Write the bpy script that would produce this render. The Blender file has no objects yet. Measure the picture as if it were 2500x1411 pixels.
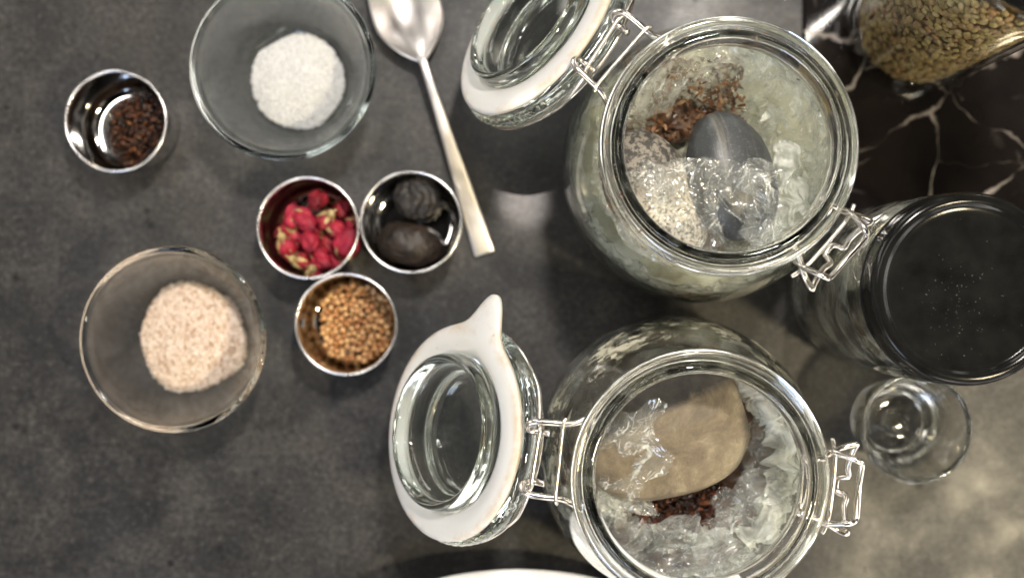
import bpy, bmesh, math, random
from mathutils import Vector, Matrix, noise, Euler
C = bpy.context.scene
COL = C.collection
PI = math.pi
CM = 0.01
CAMH = 67.0          # camera height above the counter, cm
PX0 = 46.0           # photo pixels per cm on the counter

# ------------------------------------------------------------------ camera, world, lamps, exposure
cd = bpy.data.cameras.new('camera')
cam = bpy.data.objects.new('camera', cd); COL.objects.link(cam)
cam.location = (0, 0, CAMH * CM)
cd.sensor_width = 36
cd.lens = 36 * CAMH * PX0 / 2500
cd.clip_start = 0.01; cd.clip_end = 50
cd.dof.use_dof = True
cd.dof.focus_distance = (CAMH - 12.0) * CM
cd.dof.aperture_fstop = 4.2
C.camera = cam

w = bpy.data.worlds.new('World'); C.world = w; w.use_nodes = True
nt = w.node_tree; nt.nodes.clear()
wo = nt.nodes.new('ShaderNodeOutputWorld'); bg = nt.nodes.new('ShaderNodeBackground')
tc = nt.nodes.new('ShaderNodeTexCoord'); nz = nt.nodes.new('ShaderNodeTexNoise')
nz.inputs['Scale'].default_value = 2.6; nz.inputs['Detail'].default_value = 2.0
cr = nt.nodes.new('ShaderNodeValToRGB')           # rooms' walls and windows, patchy
e = cr.color_ramp.elements
e[0].position = 0.47; e[0].color = (0.09, 0.082, 0.075, 1)
e[1].position = 0.62; e[1].color = (1.0, 0.95, 0.86, 1)
sz = nt.nodes.new('ShaderNodeSeparateXYZ'); nt.links.new(tc.outputs['Generated'], sz.inputs[0])
el = nt.nodes.new('ShaderNodeValToRGB')           # dark ceiling overhead, light walls around
e = el.color_ramp.elements
e[0].position = 0.0; e[0].color = (.8, .8, .8, 1); e[1].position = 0.82; e[1].color = (.022, .022, .022, 1)
x_ = e.new(0.38); x_.color = (1, 1, 1, 1); x_ = e.new(0.62); x_.color = (.18, .18, .18, 1)
mu = nt.nodes.new('ShaderNodeMix'); mu.data_type = 'RGBA'; mu.blend_type = 'MULTIPLY'; mu.inputs[0].default_value = 1
nt.links.new(tc.outputs['Generated'], nz.inputs['Vector']); nt.links.new(nz.outputs['Fac'], cr.inputs[0])
nt.links.new(sz.outputs[2], el.inputs[0]); nt.links.new(el.outputs[0], mu.inputs[7])
nz2 = nt.nodes.new('ShaderNodeTexNoise'); nz2.inputs['Scale'].default_value = 3.1; nz2.inputs['Detail'].default_value = 0.5
pk = nt.nodes.new('ShaderNodeValToRGB'); e = pk.color_ramp.elements    # bright noise patches added to the surroundings for glints on glass and steel
e[0].position = 0.61; e[0].color = (0, 0, 0, 1); e[1].position = 0.65; e[1].color = (1, .96, .9, 1)
nt.links.new(tc.outputs['Generated'], nz2.inputs['Vector']); nt.links.new(nz2.outputs['Fac'], pk.inputs[0])
p8 = nt.nodes.new('ShaderNodeMix'); p8.data_type = 'RGBA'; p8.blend_type = 'MULTIPLY'; p8.inputs[0].default_value = 1; p8.inputs[7].default_value = (14, 14, 14, 1)
nt.links.new(pk.outputs[0], p8.inputs[6])
ad = nt.nodes.new('ShaderNodeMix'); ad.data_type = 'RGBA'; ad.blend_type = 'ADD'; ad.inputs[0].default_value = 1
nt.links.new(p8.outputs[2], ad.inputs[6]); nt.links.new(cr.outputs[0], ad.inputs[7]); nt.links.new(ad.outputs[2], mu.inputs[6])
nt.links.new(mu.outputs[2], bg.inputs[0]); bg.inputs[1].default_value = 0.8
nt.links.new(bg.outputs[0], wo.inputs[0])

def lamp(name, loc, power, size, color, aim=(0, 0, 0), shape='DISK', size_y=None):
    l = bpy.data.lights.new(name, 'AREA'); l.shape = shape; l.size = size; l.energy = power; l.color = color
    l.size_y = size_y or size
    o = bpy.data.objects.new(name, l); COL.objects.link(o)
    o.location = loc
    o.rotation_euler = (Vector(aim) - Vector(loc)).to_track_quat('-Z', 'Y').to_euler()
    return o
lamp('ceiling_lamp', (0.19, 0.51, 1.22), 15, 0.11, (1.0, 0.93, 0.85))
lamp('ceiling_lamp', (0.74, -0.42, 1.35), 17, 0.14, (1.0, 0.85, 0.56), aim=(0.2, -0.1, 0))
sp_ = bpy.data.lights.new('added_glow_spot', 'SPOT'); sp_.energy = 230; sp_.spot_size = math.radians(1.15); sp_.spot_blend = 1.0; sp_.shadow_soft_size = .004; sp_.color = (1, .9, .82)  # added narrow spot: its light pool stands in for a caustic on the counter
so = bpy.data.objects.new('added_glow_spot', sp_); COL.objects.link(so); so.location = (.02, .45, 1.6); so.rotation_euler = (Vector((.006, .046, 0)) - so.location).to_track_quat('-Z', 'Y').to_euler()
lamp('ceiling_lamp', (-0.35, 0.35, 1.35), 3.0, 0.6, (1.0, 0.95, 0.9), shape='RECTANGLE', size_y=.06)
lamp('window_light', (-0.5, -1.0, 0.9), 5.0, 0.35, (0.55, 0.70, 1.0), shape='SQUARE')

C.view_settings.view_transform = 'Standard'; C.view_settings.look = 'None'
C.view_settings.exposure = 0.08; C.view_settings.gamma = 1; C.view_settings.use_curve_mapping = False
C.render.engine = 'CYCLES'
cy = C.cycles
cy.use_denoising = True
try: cy.denoiser = 'OPENIMAGEDENOISE'
except Exception: pass
cy.max_bounces = 20; cy.diffuse_bounces = 4; cy.glossy_bounces = 8; cy.transmission_bounces = 18; cy.transparent_max_bounces = 40
cy.caustics_refractive = True; cy.caustics_reflective = True
cy.blur_glossy = 0.6; cy.sample_clamp_indirect = 25.0; cy.sample_clamp_direct = 0

# ------------------------------------------------------------------ helpers
def at(px, py, z=0.0):
    """photo pixel -> point in cm on the horizontal plane at height z (cm)"""
    s = PX0 * CAMH / (CAMH - z)
    return ((px - 1250) / s, -(py - 705) / s, z)

def tag(o, label=None, cat=None, group=None, kind=None):
    if label: o['label'] = label
    if cat: o['category'] = cat
    if group: o['group'] = group
    if kind: o['kind'] = kind
    return o

def empty(name, loc, rz=0.0):
    o = bpy.data.objects.new(name, None); COL.objects.link(o)
    o.empty_display_size = 0.01
    o.location = Vector(loc) * CM; o.rotation_euler = (0, 0, rz)
    return o

def mk(name, vf, mat, parent=None, loc=(0, 0, 0), rot=(0, 0, 0), smooth=True, mats=None, fm=None, closed=True):
    v, f = vf
    me = bpy.data.meshes.new(name)
    me.from_pydata([(a * CM, b * CM, c * CM) for a, b, c in v], [], f)
    if mats:
        for m in mats: me.materials.append(m)
        if fm: me.polygons.foreach_set('material_index', fm)
    else: me.materials.append(mat)
    me.polygons.foreach_set('use_smooth', [smooth] * len(me.polygons))
    if closed:
        bm = bmesh.new(); bm.from_mesh(me); bmesh.ops.recalc_face_normals(bm, faces=bm.faces); bm.to_mesh(me); bm.free()
    me.update()
    o = bpy.data.objects.new(name, me); COL.objects.link(o)
    o.location = Vector(loc) * CM; o.rotation_euler = rot
    if parent: o.parent = parent
    return o

def join(parts):
    V, F = [], []
    for v, f in parts:
        k = len(V); V += list(v); F += [tuple(i + k for i in q) for q in f]
    return V, F

def xf(vf, M):
    return [tuple(M @ Vector(p)) for p in vf[0]], vf[1]

def TRS(loc, rot=(0, 0, 0), sc=(1, 1, 1)):
    return Matrix.LocRotScale(Vector(loc), Euler(rot), Vector(sc))

def chaikin(p, n=2, closed=False):
    for _ in range(n):
        q = []
        m = len(p)
        rng = range(m) if closed else range(m - 1)
        if not closed: q.append(p[0])
        for i in rng:
            a, b = p[i], p[(i + 1) % m]
            q.append(tuple(x * .75 + y * .25 for x, y in zip(a, b)))
            q.append(tuple(x * .25 + y * .75 for x, y in zip(a, b)))
        if not closed: q.append(p[-1])
        p = q
    return p

def lathe(prof, n=96, mod=None):
    """prof: list of (r,z); points with r==0 become poles"""
    V, F, rings = [], [], []
    for j, (r, z) in enumerate(prof):
        if r < 1e-5:
            rings.append([len(V)]); V.append((0, 0, z))
        else:
            k = len(V); rings.append(list(range(k, k + n)))
            for i in range(n):
                a = 2 * PI * i / n
                rr = r if mod is None else mod(r, z, a)
                V.append((rr * math.cos(a), rr * math.sin(a), z))
    for a, b in zip(rings, rings[1:]):
        if len(a) == 1 and len(b) == 1: continue
        for i in range(n):
            i2 = (i + 1) % n
            if len(a) == 1: F.append((a[0], b[i2], b[i]))
            elif len(b) == 1: F.append((a[i], a[i2], b[0]))
            else: F.append((a[i], a[i2], b[i2], b[i]))
    return V, [tuple(reversed(q)) for q in F] if False else F

def catmull(pts, k=6, closed=False):
    P = [Vector(p) for p in pts]; n = len(P); out = []
    for i in range(n if closed else n - 1):
        if closed: p0, p1, p2, p3 = P[i - 1], P[i], P[(i + 1) % n], P[(i + 2) % n]
        else: p0, p1, p2, p3 = P[max(i - 1, 0)], P[i], P[i + 1], P[min(i + 2, n - 1)]
        for j in range(k):
            t = j / k
            out.append(0.5 * ((2 * p1) + (-p0 + p2) * t + (2 * p0 - 5 * p1 + 4 * p2 - p3) * t * t + (-p0 + 3 * p1 - 3 * p2 + p3) * t ** 3))
    if not closed: out.append(P[-1])
    return out

def tube(pts, r, seg=10, closed=False, k=6, smooth=True):
    P = catmull(pts, k, closed) if smooth else [Vector(p) for p in pts]
    n = len(P); V, F = [], []
    T = []
    for i in range(n):
        a = P[(i - 1) % n] if (closed or i > 0) else P[i]
        b = P[(i + 1) % n] if (closed or i < n - 1) else P[i]
        T.append((b - a).normalized())
    N = T[0].orthogonal().normalized()
    for i in range(n):
        N = (N - T[i] * N.dot(T[i])).normalized(); B = T[i].cross(N)
        for s in range(seg):
            a = 2 * PI * s / seg
            V.append(tuple(P[i] + (N * math.cos(a) + B * math.sin(a)) * r))
    for i in range(n if closed else n - 1):
        for s in range(seg):
            a, b = i * seg, ((i + 1) % n) * seg; s2 = (s + 1) % seg
            F.append((a + s, a + s2, b + s2, b + s))
    if not closed:
        F.append(tuple(reversed(range(seg)))); F.append(tuple(range((n - 1) * seg, n * seg)))
    return V, F

def ring(r, z, n=48):
    return [(r * math.cos(2 * PI * i / n), r * math.sin(2 * PI * i / n), z) for i in range(n)]

def ico(sub=1):
    t = (1 + 5 ** .5) / 2
    v = [Vector(p).normalized() for p in [(-1, t, 0), (1, t, 0), (-1, -t, 0), (1, -t, 0), (0, -1, t), (0, 1, t), (0, -1, -t), (0, 1, -t), (t, 0, -1), (t, 0, 1), (-t, 0, -1), (-t, 0, 1)]]
    f = [(0, 11, 5), (0, 5, 1), (0, 1, 7), (0, 7, 10), (0, 10, 11), (1, 5, 9), (5, 11, 4), (11, 10, 2), (10, 7, 6), (7, 1, 8), (3, 9, 4), (3, 4, 2), (3, 2, 6), (3, 6, 8), (3, 8, 9), (4, 9, 5), (2, 4, 11), (6, 2, 10), (8, 6, 7), (9, 8, 1)]
    for _ in range(sub):
        c = {}; g = []
        def mid(a, b):
            k = (min(a, b), max(a, b))
            if k not in c: c[k] = len(v); v.append(((v[a] + v[b]) / 2).normalized())
            return c[k]
        for a, b, d in f:
            x, y, z = mid(a, b), mid(b, d), mid(d, a)
            g += [(a, x, z), (b, y, x), (d, z, y), (x, y, z)]
        f = g
    return [tuple(p) for p in v], f

ICO = [ico(0), ico(1), ico(2), ico(3), ico(4)]

def nv(p, s, seed=0):
    return noise.noise(Vector(p) * s + Vector((seed * 13.1, seed * 7.7, seed * 3.3)))

# ------------------------------------------------------------------ materials
class NB:
    def __init__(s, name):
        s.m = bpy.data.materials.new(name); s.m.use_nodes = True; s.t = s.m.node_tree; s.t.nodes.clear()
        s.out = s.n('ShaderNodeOutputMaterial')
    def n(s, t, **k):
        x = s.t.nodes.new(t)
        for a, b in k.items():
            if hasattr(x, a): setattr(x, a, b)
            else: s.set(x, a.replace('_', ' '), b)
        return x
    def set(s, x, a, b):
        if isinstance(b, tuple) and len(b) == 3 and x.inputs[a].type == 'RGBA': b = (*b, 1)
        x.inputs[a].default_value = b
    def l(s, a, b): s.t.links.new(a, b)
    def coord(s, scale=(1, 1, 1), rot=(0, 0, 0), out='Object'):
        c = s.n('ShaderNodeTexCoord'); m = s.n('ShaderNodeMapping')
        m.inputs['Scale'].default_value = scale; m.inputs['Rotation'].default_value = rot
        s.l(c.outputs[out], m.inputs[0]); return m.outputs[0]
    def noise(s, vec, scale, detail=4, rough=.55, dist=0):
        x = s.n('ShaderNodeTexNoise'); s.l(vec, x.inputs['Vector'])
        x.inputs['Scale'].default_value = scale; x.inputs['Detail'].default_value = detail
        x.inputs['Roughness'].default_value = rough; x.inputs['Distortion'].default_value = dist
        return x.outputs['Fac']
    def vor(s, vec, scale, feature='F1', out='Distance', rnd=1):
        x = s.n('ShaderNodeTexVoronoi'); x.feature = feature; s.l(vec, x.inputs['Vector'])
        x.inputs['Scale'].default_value = scale; x.inputs['Randomness'].default_value = rnd
        return x.outputs[out]
    def ramp(s, fac, stops):
        x = s.n('ShaderNodeValToRGB'); e = x.color_ramp.elements
        while len(e) < len(stops): e.new(.5)
        for i, (p, c) in enumerate(stops):
            e[i].position = p
            e[i].color = (*c, 1) if isinstance(c, tuple) else (c, c, c, 1)
        s.l(fac, x.inputs[0]); return x.outputs[0]
    def mix(s, fac, a, b, mode='MIX'):
        x = s.n('ShaderNodeMix'); x.data_type = 'RGBA'; x.blend_type = mode
        for i, v in ((0, fac), (6, a), (7, b)):
            if hasattr(v, 'links') or hasattr(v, 'is_linked'): s.l(v, x.inputs[i])
            else: x.inputs[i].default_value = (*v, 1) if isinstance(v, tuple) else v
        return x.outputs[2]
    def math(s, op, a, b=0.0):
        x = s.n('ShaderNodeMath'); x.operation = op
        for i, v in enumerate((a, b)):
            if hasattr(v, 'is_linked'): s.l(v, x.inputs[i])
            else: x.inputs[i].default_value = v
        return x.outputs[0]
    def bump(s, h, strength=.3, dist=.001):
        x = s.n('ShaderNodeBump'); s.l(h, x.inputs['Height'])
        x.inputs['Strength'].default_value = strength; x.inputs['Distance'].default_value = dist
        return x.outputs[0]
    def bsdf(s, **k):
        x = s.n('ShaderNodeBsdfPrincipled')
        for a, b in k.items():
            a = {'color': 'Base Color', 'rough': 'Roughness', 'metal': 'Metallic', 'normal': 'Normal', 'ior': 'IOR', 'trans': 'Transmission Weight', 'spec': 'Specular IOR Level', 'sss': 'Subsurface Weight', 'sssr': 'Subsurface Radius', 'ssss': 'Subsurface Scale', 'coat': 'Coat Weight', 'coatr': 'Coat Roughness', 'aniso': 'Anisotropic', 'alpha': 'Alpha'}[a]
            if hasattr(b, 'is_linked'): s.l(b, x.inputs[a])
            else: s.set(x, a, b)
        return x.outputs[0]
    def fres(s, ior, normal=None):
        g = s.n('ShaderNodeNewGeometry')     # the same reflectance from both sides of a wall
        f = s.n('ShaderNodeFresnel')
        s.l(s.math('SUBTRACT', ior, s.math('MULTIPLY', g.outputs['Backfacing'], ior - 1 / ior)), f.inputs['IOR'])
        if normal: s.l(normal, f.inputs['Normal'])
        return f.outputs[0]
    def mixs(s, fac, a, b):
        x = s.n('ShaderNodeMixShader')
        if hasattr(fac, 'is_linked'): s.l(fac, x.inputs[0])
        else: x.inputs[0].default_value = fac
        s.l(a, x.inputs[1]); s.l(b, x.inputs[2]); return x.outputs[0]
    def done(s, sh):
        s.l(sh, s.out.inputs['Surface']); return s.m

def m_counter():
    b = NB('dark_concrete'); v = b.coord((1, 1, 1))
    big = b.noise(v, 6, 3, .5, 0); mid = b.noise(v, 30, 7, .72, .1); fine = b.noise(v, 320, 4, .7)
    c = b.ramp(big, [(.30, (.020, .020, .0215)), (.5, (.029, .0285, .029)), (.72, (.046, .0435, .041))])
    c = b.mix(b.ramp(mid, [(.45, 0.0), (.68, .8)]), c, (.066, .061, .056))
    c = b.mix(b.ramp(mid, [(.32, .6), (.46, 0.0)]), c, (.018, .018, .020))
    scr = b.noise(b.coord((1, 14, 1), (0, 0, .5)), 30, 3, .6, 1.2)
    c = b.mix(b.ramp(scr, [(.66, 0.0), (.74, .35)]), c, (.12, .11, .10))
    pits = b.vor(v, 75, 'F1'); pm = b.noise(v, 18, 2)
    pitf = b.math('MULTIPLY', b.ramp(pits, [(.05, 1.0), (.22, 0.0)]), b.ramp(pm, [(.48, 0.0), (.57, 1.0)]))
    c = b.mix(pitf, c, (.010, .010, .010))
    c = b.mix(b.ramp(fine, [(.35, .7), (.55, 0.0)]), c, (.011, .011, .011))
    c = b.mix(b.ramp(fine, [(.58, 0.0), (.72, .6)]), c, (.10, .095, .088))
    hgt = b.math('ADD', b.math('MULTIPLY', mid, .6), b.math('ADD', b.math('MULTIPLY', fine, .12), b.math('MULTIPLY', pitf, -.4)))
    rg = b.ramp(b.noise(v, 25, 4, .6), [(.3, .28), (.7, .50)])
    return b.done(b.bsdf(color=c, rough=rg, spec=.28, normal=b.bump(hgt, .35, .0012)))

def m_marble():
    b = NB('black_marble'); v = b.coord((1, 1, 1), (0, 0, .3))
    w1 = b.n('ShaderNodeTexNoise'); b.l(v, w1.inputs['Vector']); w1.inputs['Scale'].default_value = 22; w1.inputs['Detail'].default_value = 4
    mv = b.n('ShaderNodeVectorMath'); mv.operation = 'MULTIPLY_ADD'; b.l(w1.outputs['Color'], mv.inputs[0]); mv.inputs[1].default_value = (.03, .03, .03); b.l(v, mv.inputs[2])
    e = b.vor(mv.outputs[0], 20, 'DISTANCE_TO_EDGE')
    e2 = b.vor(mv.outputs[0], 47, 'DISTANCE_TO_EDGE')
    msk = b.noise(v, 26, 3, .6)
    wid = b.math('MULTIPLY', b.ramp(msk, [(.38, 0.0), (.62, 1.0)]), .026)
    vein = b.math('SUBTRACT', 1.0, b.ramp(b.math('DIVIDE', e, b.math('ADD', wid, .004)), [(.15, 0.0), (1.0, 1.0)]))
    vein = b.math('MULTIPLY', vein, b.ramp(msk, [(.40, .05), (.60, 1.0)]))
    vein2 = b.math('MULTIPLY', b.ramp(e2, [(.01, 1.0), (.05, 0.0)]), b.ramp(b.noise(v, 15, 2), [(.55, 0.0), (.66, .35)]))
    base = b.ramp(b.noise(v, 14, 4, .6), [(.35, (.004, .0035, .0035)), (.7, (.014, .011, .010))])
    c = b.mix(b.math('MAXIMUM', vein, vein2), base, (.24, .215, .195))
    return b.done(b.bsdf(color=c, rough=.09, spec=.25))

def m_glass(name, tint=(.93, .97, .94), rough=0.0, smear_haze=0.0, residue=None, wavy=.0, thin=0.0, ior=1.47):
    b = NB(name); v = b.coord()
    g = b.n('ShaderNodeBsdfGlass'); g.inputs['Color'].default_value = (*tint, 1); g.inputs['IOR'].default_value = ior; g.inputs['Roughness'].default_value = rough
    if wavy: b.l(b.bump(b.noise(v, 60, 2, .5), wavy, .002), g.inputs['Normal'])
    tr = b.n('ShaderNodeBsdfTransparent'); tr.inputs[0].default_value = (*[min(1, t * .5 + .5) for t in tint], 1)
    gl = b.n('ShaderNodeBsdfGlossy'); gl.inputs['Roughness'].default_value = .02
    sh = b.mixs(b.fres(1.47), tr.outputs[0], gl.outputs[0]) if thin > .5 else g.outputs[0]
    if smear_haze:  # dull patches mixed in; higher values paint a pale haze into the glass
        d = b.bsdf(color=(.62, .63, .56), rough=.5)
        f = b.math('MULTIPLY', b.ramp(b.noise(v, 40, 5, .7, 1.5), [(.5, 0.0), (.75, 1.0)]), smear_haze)
        sh = b.mixs(f, sh, d)
    if residue:
        d = b.bsdf(color=(.55, .52, .40), rough=.7)
        cx = b.n('ShaderNodeTexCoord'); sp = b.n('ShaderNodeSeparateXYZ'); b.l(cx.outputs['Object'], sp.inputs[0])
        zz = b.ramp(b.math('MULTIPLY', sp.outputs[2], 10.0), [(.66, 0.0), (.76, 1.0), (1.0, 1.0), (1.09, 0.0)])
        side = b.ramp(b.math('ADD', b.math('MULTIPLY', b.math('ADD', b.math('MULTIPLY', sp.outputs[0], residue[0]), b.math('MULTIPLY', sp.outputs[1], residue[1])), 10), .0), [(.08, 0.0), (.25, 1.0)])
        n1 = b.ramp(b.noise(b.coord((1, 1, 1.4)), 75, 6, .72, .6), [(.53, 0.0), (.55, 1.0)])
        n2 = b.ramp(b.noise(v, 26, 2), [(.42, 0.0), (.48, 1.0)])
        f = b.math('MULTIPLY', b.math('MULTIPLY', n1, n2), b.math('MULTIPLY', side, zz))
        sh = b.mixs(b.math('MULTIPLY', f, .85), sh, d)
    return b.done(sh)

def m_steel(name, col=(.62, .60, .58), rough=.18, brushed=None):
    b = NB(name)
    r = b.ramp(b.noise(b.coord(), 60, 4), [(.3, rough * .8), (.7, rough * 1.3)])
    k = dict(color=col, metal=1.0, rough=r)
    if brushed:
        k['normal'] = b.bump(b.noise(b.coord(brushed), 900, 2, .7), .12, .0004)
    return b.done(b.bsdf(**k))

def m_simple(name, c1, c2, scale=60, rough=.6, bump=.2, dist=.0005, detail=5, spec=.4, sss=0.0, lo=.35, hi=.65):
    b = NB(name); v = b.coord()
    n = b.noise(v, scale, detail, .6)
    k = dict(color=b.ramp(n, [(lo, c1), (hi, c2)]), rough=rough, spec=spec)
    if bump: k['normal'] = b.bump(b.noise(v, scale * 3, 4, .6), bump, dist)
    if sss: k['sss'] = sss; k['ssss'] = .003; k['sssr'] = (1, .8, .6)
    return b.done(b.bsdf(**k))

def m_random(name, stops, rough=.55, bump=0, scale=300, sss=0.0, spec=.4):
    """colour by object/island: uses random per island so each grain differs"""
    b = NB(name); g = b.n('ShaderNodeNewGeometry'); oi = b.n('ShaderNodeObjectInfo')
    f = b.math('FRACT', b.math('ADD', g.outputs['Random Per Island'], oi.outputs['Random']))
    c = b.ramp(f, stops)
    k = dict(color=c, rough=rough, spec=spec)
    if bump: k['normal'] = b.bump(b.noise(b.coord(), scale, 3), bump, .0004)
    if sss: k['sss'] = sss; k['ssss'] = .004; k['sssr'] = (1, .9, .8)
    return b.done(b.bsdf(**k))

def m_film(name, haze=.06, tint=(.965, .975, .955), rough=.11, milk=(.90, .92, .86), haze2=.40, ior=1.75, facet=.27, cell=85, line=.6):
    """crinkled film: facets that each tilt their own way, white lines along the creases, milky where bunched"""
    b = NB(name); v = b.coord((1, 1, 1), (0, 0, .4))
    wn = b.n('ShaderNodeTexNoise'); b.l(v, wn.inputs['Vector']); wn.inputs['Scale'].default_value = 90; wn.inputs['Detail'].default_value = 3
    wv = b.n('ShaderNodeVectorMath'); wv.operation = 'MULTIPLY_ADD'; b.l(wn.outputs['Color'], wv.inputs[0]); wv.inputs[1].default_value = (.010, .010, .010); b.l(v, wv.inputs[2])
    st = b.n('ShaderNodeMapping'); st.inputs['Scale'].default_value = (1, .13, .4); b.l(wv.outputs[0], st.inputs[0]); q = st.outputs[0]
    geo = b.n('ShaderNodeNewGeometry'); cur = geo.outputs['Normal']
    for sc, k in ((cell, facet), (cell * 2.2, facet * .55)):
        c = b.vor(q, sc, 'F1', 'Color')
        m = b.n('ShaderNodeVectorMath'); m.operation = 'SUBTRACT'; b.l(c, m.inputs[0]); m.inputs[1].default_value = (.5, .5, .5)
        m2 = b.n('ShaderNodeVectorMath'); m2.operation = 'MULTIPLY_ADD'; b.l(m.outputs[0], m2.inputs[0]); m2.inputs[1].default_value = (k, k, k); b.l(cur, m2.inputs[2])
        cur = m2.outputs[0]
    nn = b.n('ShaderNodeVectorMath'); nn.operation = 'NORMALIZE'; b.l(cur, nn.inputs[0]); N = nn.outputs[0]
    e1 = b.vor(q, cell, 'DISTANCE_TO_EDGE'); e2 = b.vor(q, cell * 2.6, 'DISTANCE_TO_EDGE')
    ln = b.math('MAXIMUM', b.ramp(e1, [(.0, 1.0), (.05, 0.0)]), b.math('MULTIPLY', b.ramp(e2, [(.0, 1.0), (.07, 0.0)]), .6))
    ln = b.math('MULTIPLY', ln, b.ramp(b.noise(v, 120, 3, .6), [(.45, 0.0), (.62, line)]))
    tr = b.n('ShaderNodeBsdfTransparent'); tr.inputs[0].default_value = (*tint, 1)
    gl = b.n('ShaderNodeBsdfGlossy'); gl.inputs['Roughness'].default_value = rough; b.l(N, gl.inputs['Normal'])
    df = b.n('ShaderNodeBsdfDiffuse'); df.inputs[0].default_value = (*milk, 1); b.l(N, df.inputs['Normal'])
    tl = b.n('ShaderNodeBsdfTranslucent'); tl.inputs[0].default_value = (*milk, 1)
    dm = b.mixs(.4, df.outputs[0], tl.outputs[0])
    hz = b.ramp(b.noise(v, 60, 4, .65, .8), [(.38, haze), (.68, haze2)])
    s1 = b.mixs(b.math('MAXIMUM', hz, ln), tr.outputs[0], dm)
    return b.done(b.mixs(b.fres(ior, N), s1, gl.outputs[0]))

def m_white_rubber():
    b = NB('white_rubber'); v = b.coord()
    cx = b.n('ShaderNodeTexCoord'); sp = b.n('ShaderNodeSeparateXYZ'); b.l(cx.outputs['Object'], sp.inputs[0])
    r = b.math('SQRT', b.math('ADD', b.math('MULTIPLY', sp.outputs[0], sp.outputs[0]), b.math('MULTIPLY', sp.outputs[1], sp.outputs[1])))
    edge = b.ramp(b.math('MULTIPLY', r, 10.0), [(.445, 0.0), (.485, .75), (.52, .5)])
    c = b.mix(b.math('MULTIPLY', edge, b.ramp(b.noise(v, 45, 4, .7), [(.42, 0.0), (.62, 1.0)])), (.58, .57, .545), (.46, .35, .22))
    c = b.mix(b.ramp(b.noise(v, 170, 3, .6), [(.70, 0.0), (.74, .5)]), c, (.35, .22, .11))
    return b.done(b.bsdf(color=c, rough=.42, spec=.4, sss=.1, ssss=.004, normal=b.bump(b.noise(v, 500, 3), .08, .0003)))

def m_speckle():
    b = NB('speckled_stone'); v = b.coord()
    sp = b.n('ShaderNodeSeparateXYZ'); b.l(v, sp.inputs[0])
    s = b.noise(v, 620, 4, .75); s2 = b.noise(v, 330, 3, .7)
    pale = b.mix(b.ramp(s, [(.43, .9), (.51, 0.0)]), (.62, .56, .46), (.09, .075, .055))
    dark = b.mix(b.ramp(s2, [(.46, 0.0), (.56, .9)]), (.045, .042, .038), (.24, .215, .18))
    f = b.ramp(b.math('ADD', b.math('MULTIPLY', sp.outputs[1], 20.0), b.noise(v, 80, 4, .7)), [(.36, 0.0), (.66, 1.0)])
    return b.done(b.bsdf(color=b.mix(f, pale, dark), rough=.62, normal=b.bump(s, .35, .0008)))

def m_slate():
    b = NB('grey_stone'); v = b.coord()
    band = b.noise(b.coord((16, 1.6, 1)), 9, 5, .65, .4)
    c = b.ramp(b.noise(v, 50, 5, .65), [(.3, (.022, .025, .028)), (.7, (.050, .054, .058))])
    sp = b.n('ShaderNodeSeparateXYZ'); b.l(v, sp.inputs[0])
    near = b.ramp(b.math('ABSOLUTE', b.math('MULTIPLY', b.math('ADD', sp.outputs[0], .002), 100)), [(.25, 1.0), (.9, 0.0)])
    c = b.mix(b.ramp(b.noise(v, 700, 3, .7), [(.55, 0.0), (.7, .5)]), c, (.16, .165, .165))
    c = b.mix(b.math('MULTIPLY', b.ramp(band, [(.52, 0.0), (.70, .6)]), near), c, (.20, .18, .145))
    c = b.mix(b.ramp(b.noise(b.coord((30, 2, 1), (0, 0, .15)), 12, 4), [(.56, 0.0), (.70, .35)]), c, (.25, .24, .21))
    return b.done(b.bsdf(color=c, rough=.42, normal=b.bump(b.noise(v, 200, 4), .15, .0005)))

def m_beige_stone():
    b = NB('beige_stone'); v = b.coord()
    sp = b.n('ShaderNodeSeparateXYZ'); b.l(v, sp.inputs[0])
    n = b.noise(v, 48, 7, .7, .4)
    be = b.ramp(n, [(.36, (.060, .045, .028)), (.48, (.125, .096, .058)), (.56, (.165, .13, .082)), (.66, (.28, .235, .155))])
    be = b.mix(b.ramp(b.noise(v, 300, 4, .7), [(.4, .3), (.6, 0.0)]), be, (.16, .12, .075))
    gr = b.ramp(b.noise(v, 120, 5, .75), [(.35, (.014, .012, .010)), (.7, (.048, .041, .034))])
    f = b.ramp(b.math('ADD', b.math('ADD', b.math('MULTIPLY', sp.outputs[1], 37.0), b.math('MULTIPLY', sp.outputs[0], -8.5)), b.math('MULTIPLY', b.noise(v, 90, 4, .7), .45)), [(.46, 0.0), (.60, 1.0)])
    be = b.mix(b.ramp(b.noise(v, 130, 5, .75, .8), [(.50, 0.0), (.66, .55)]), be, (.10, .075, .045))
    return b.done(b.bsdf(color=b.mix(f, be, gr), rough=.55, normal=b.bump(b.noise(v, 180, 6, .75), .6, .0012)))

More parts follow.
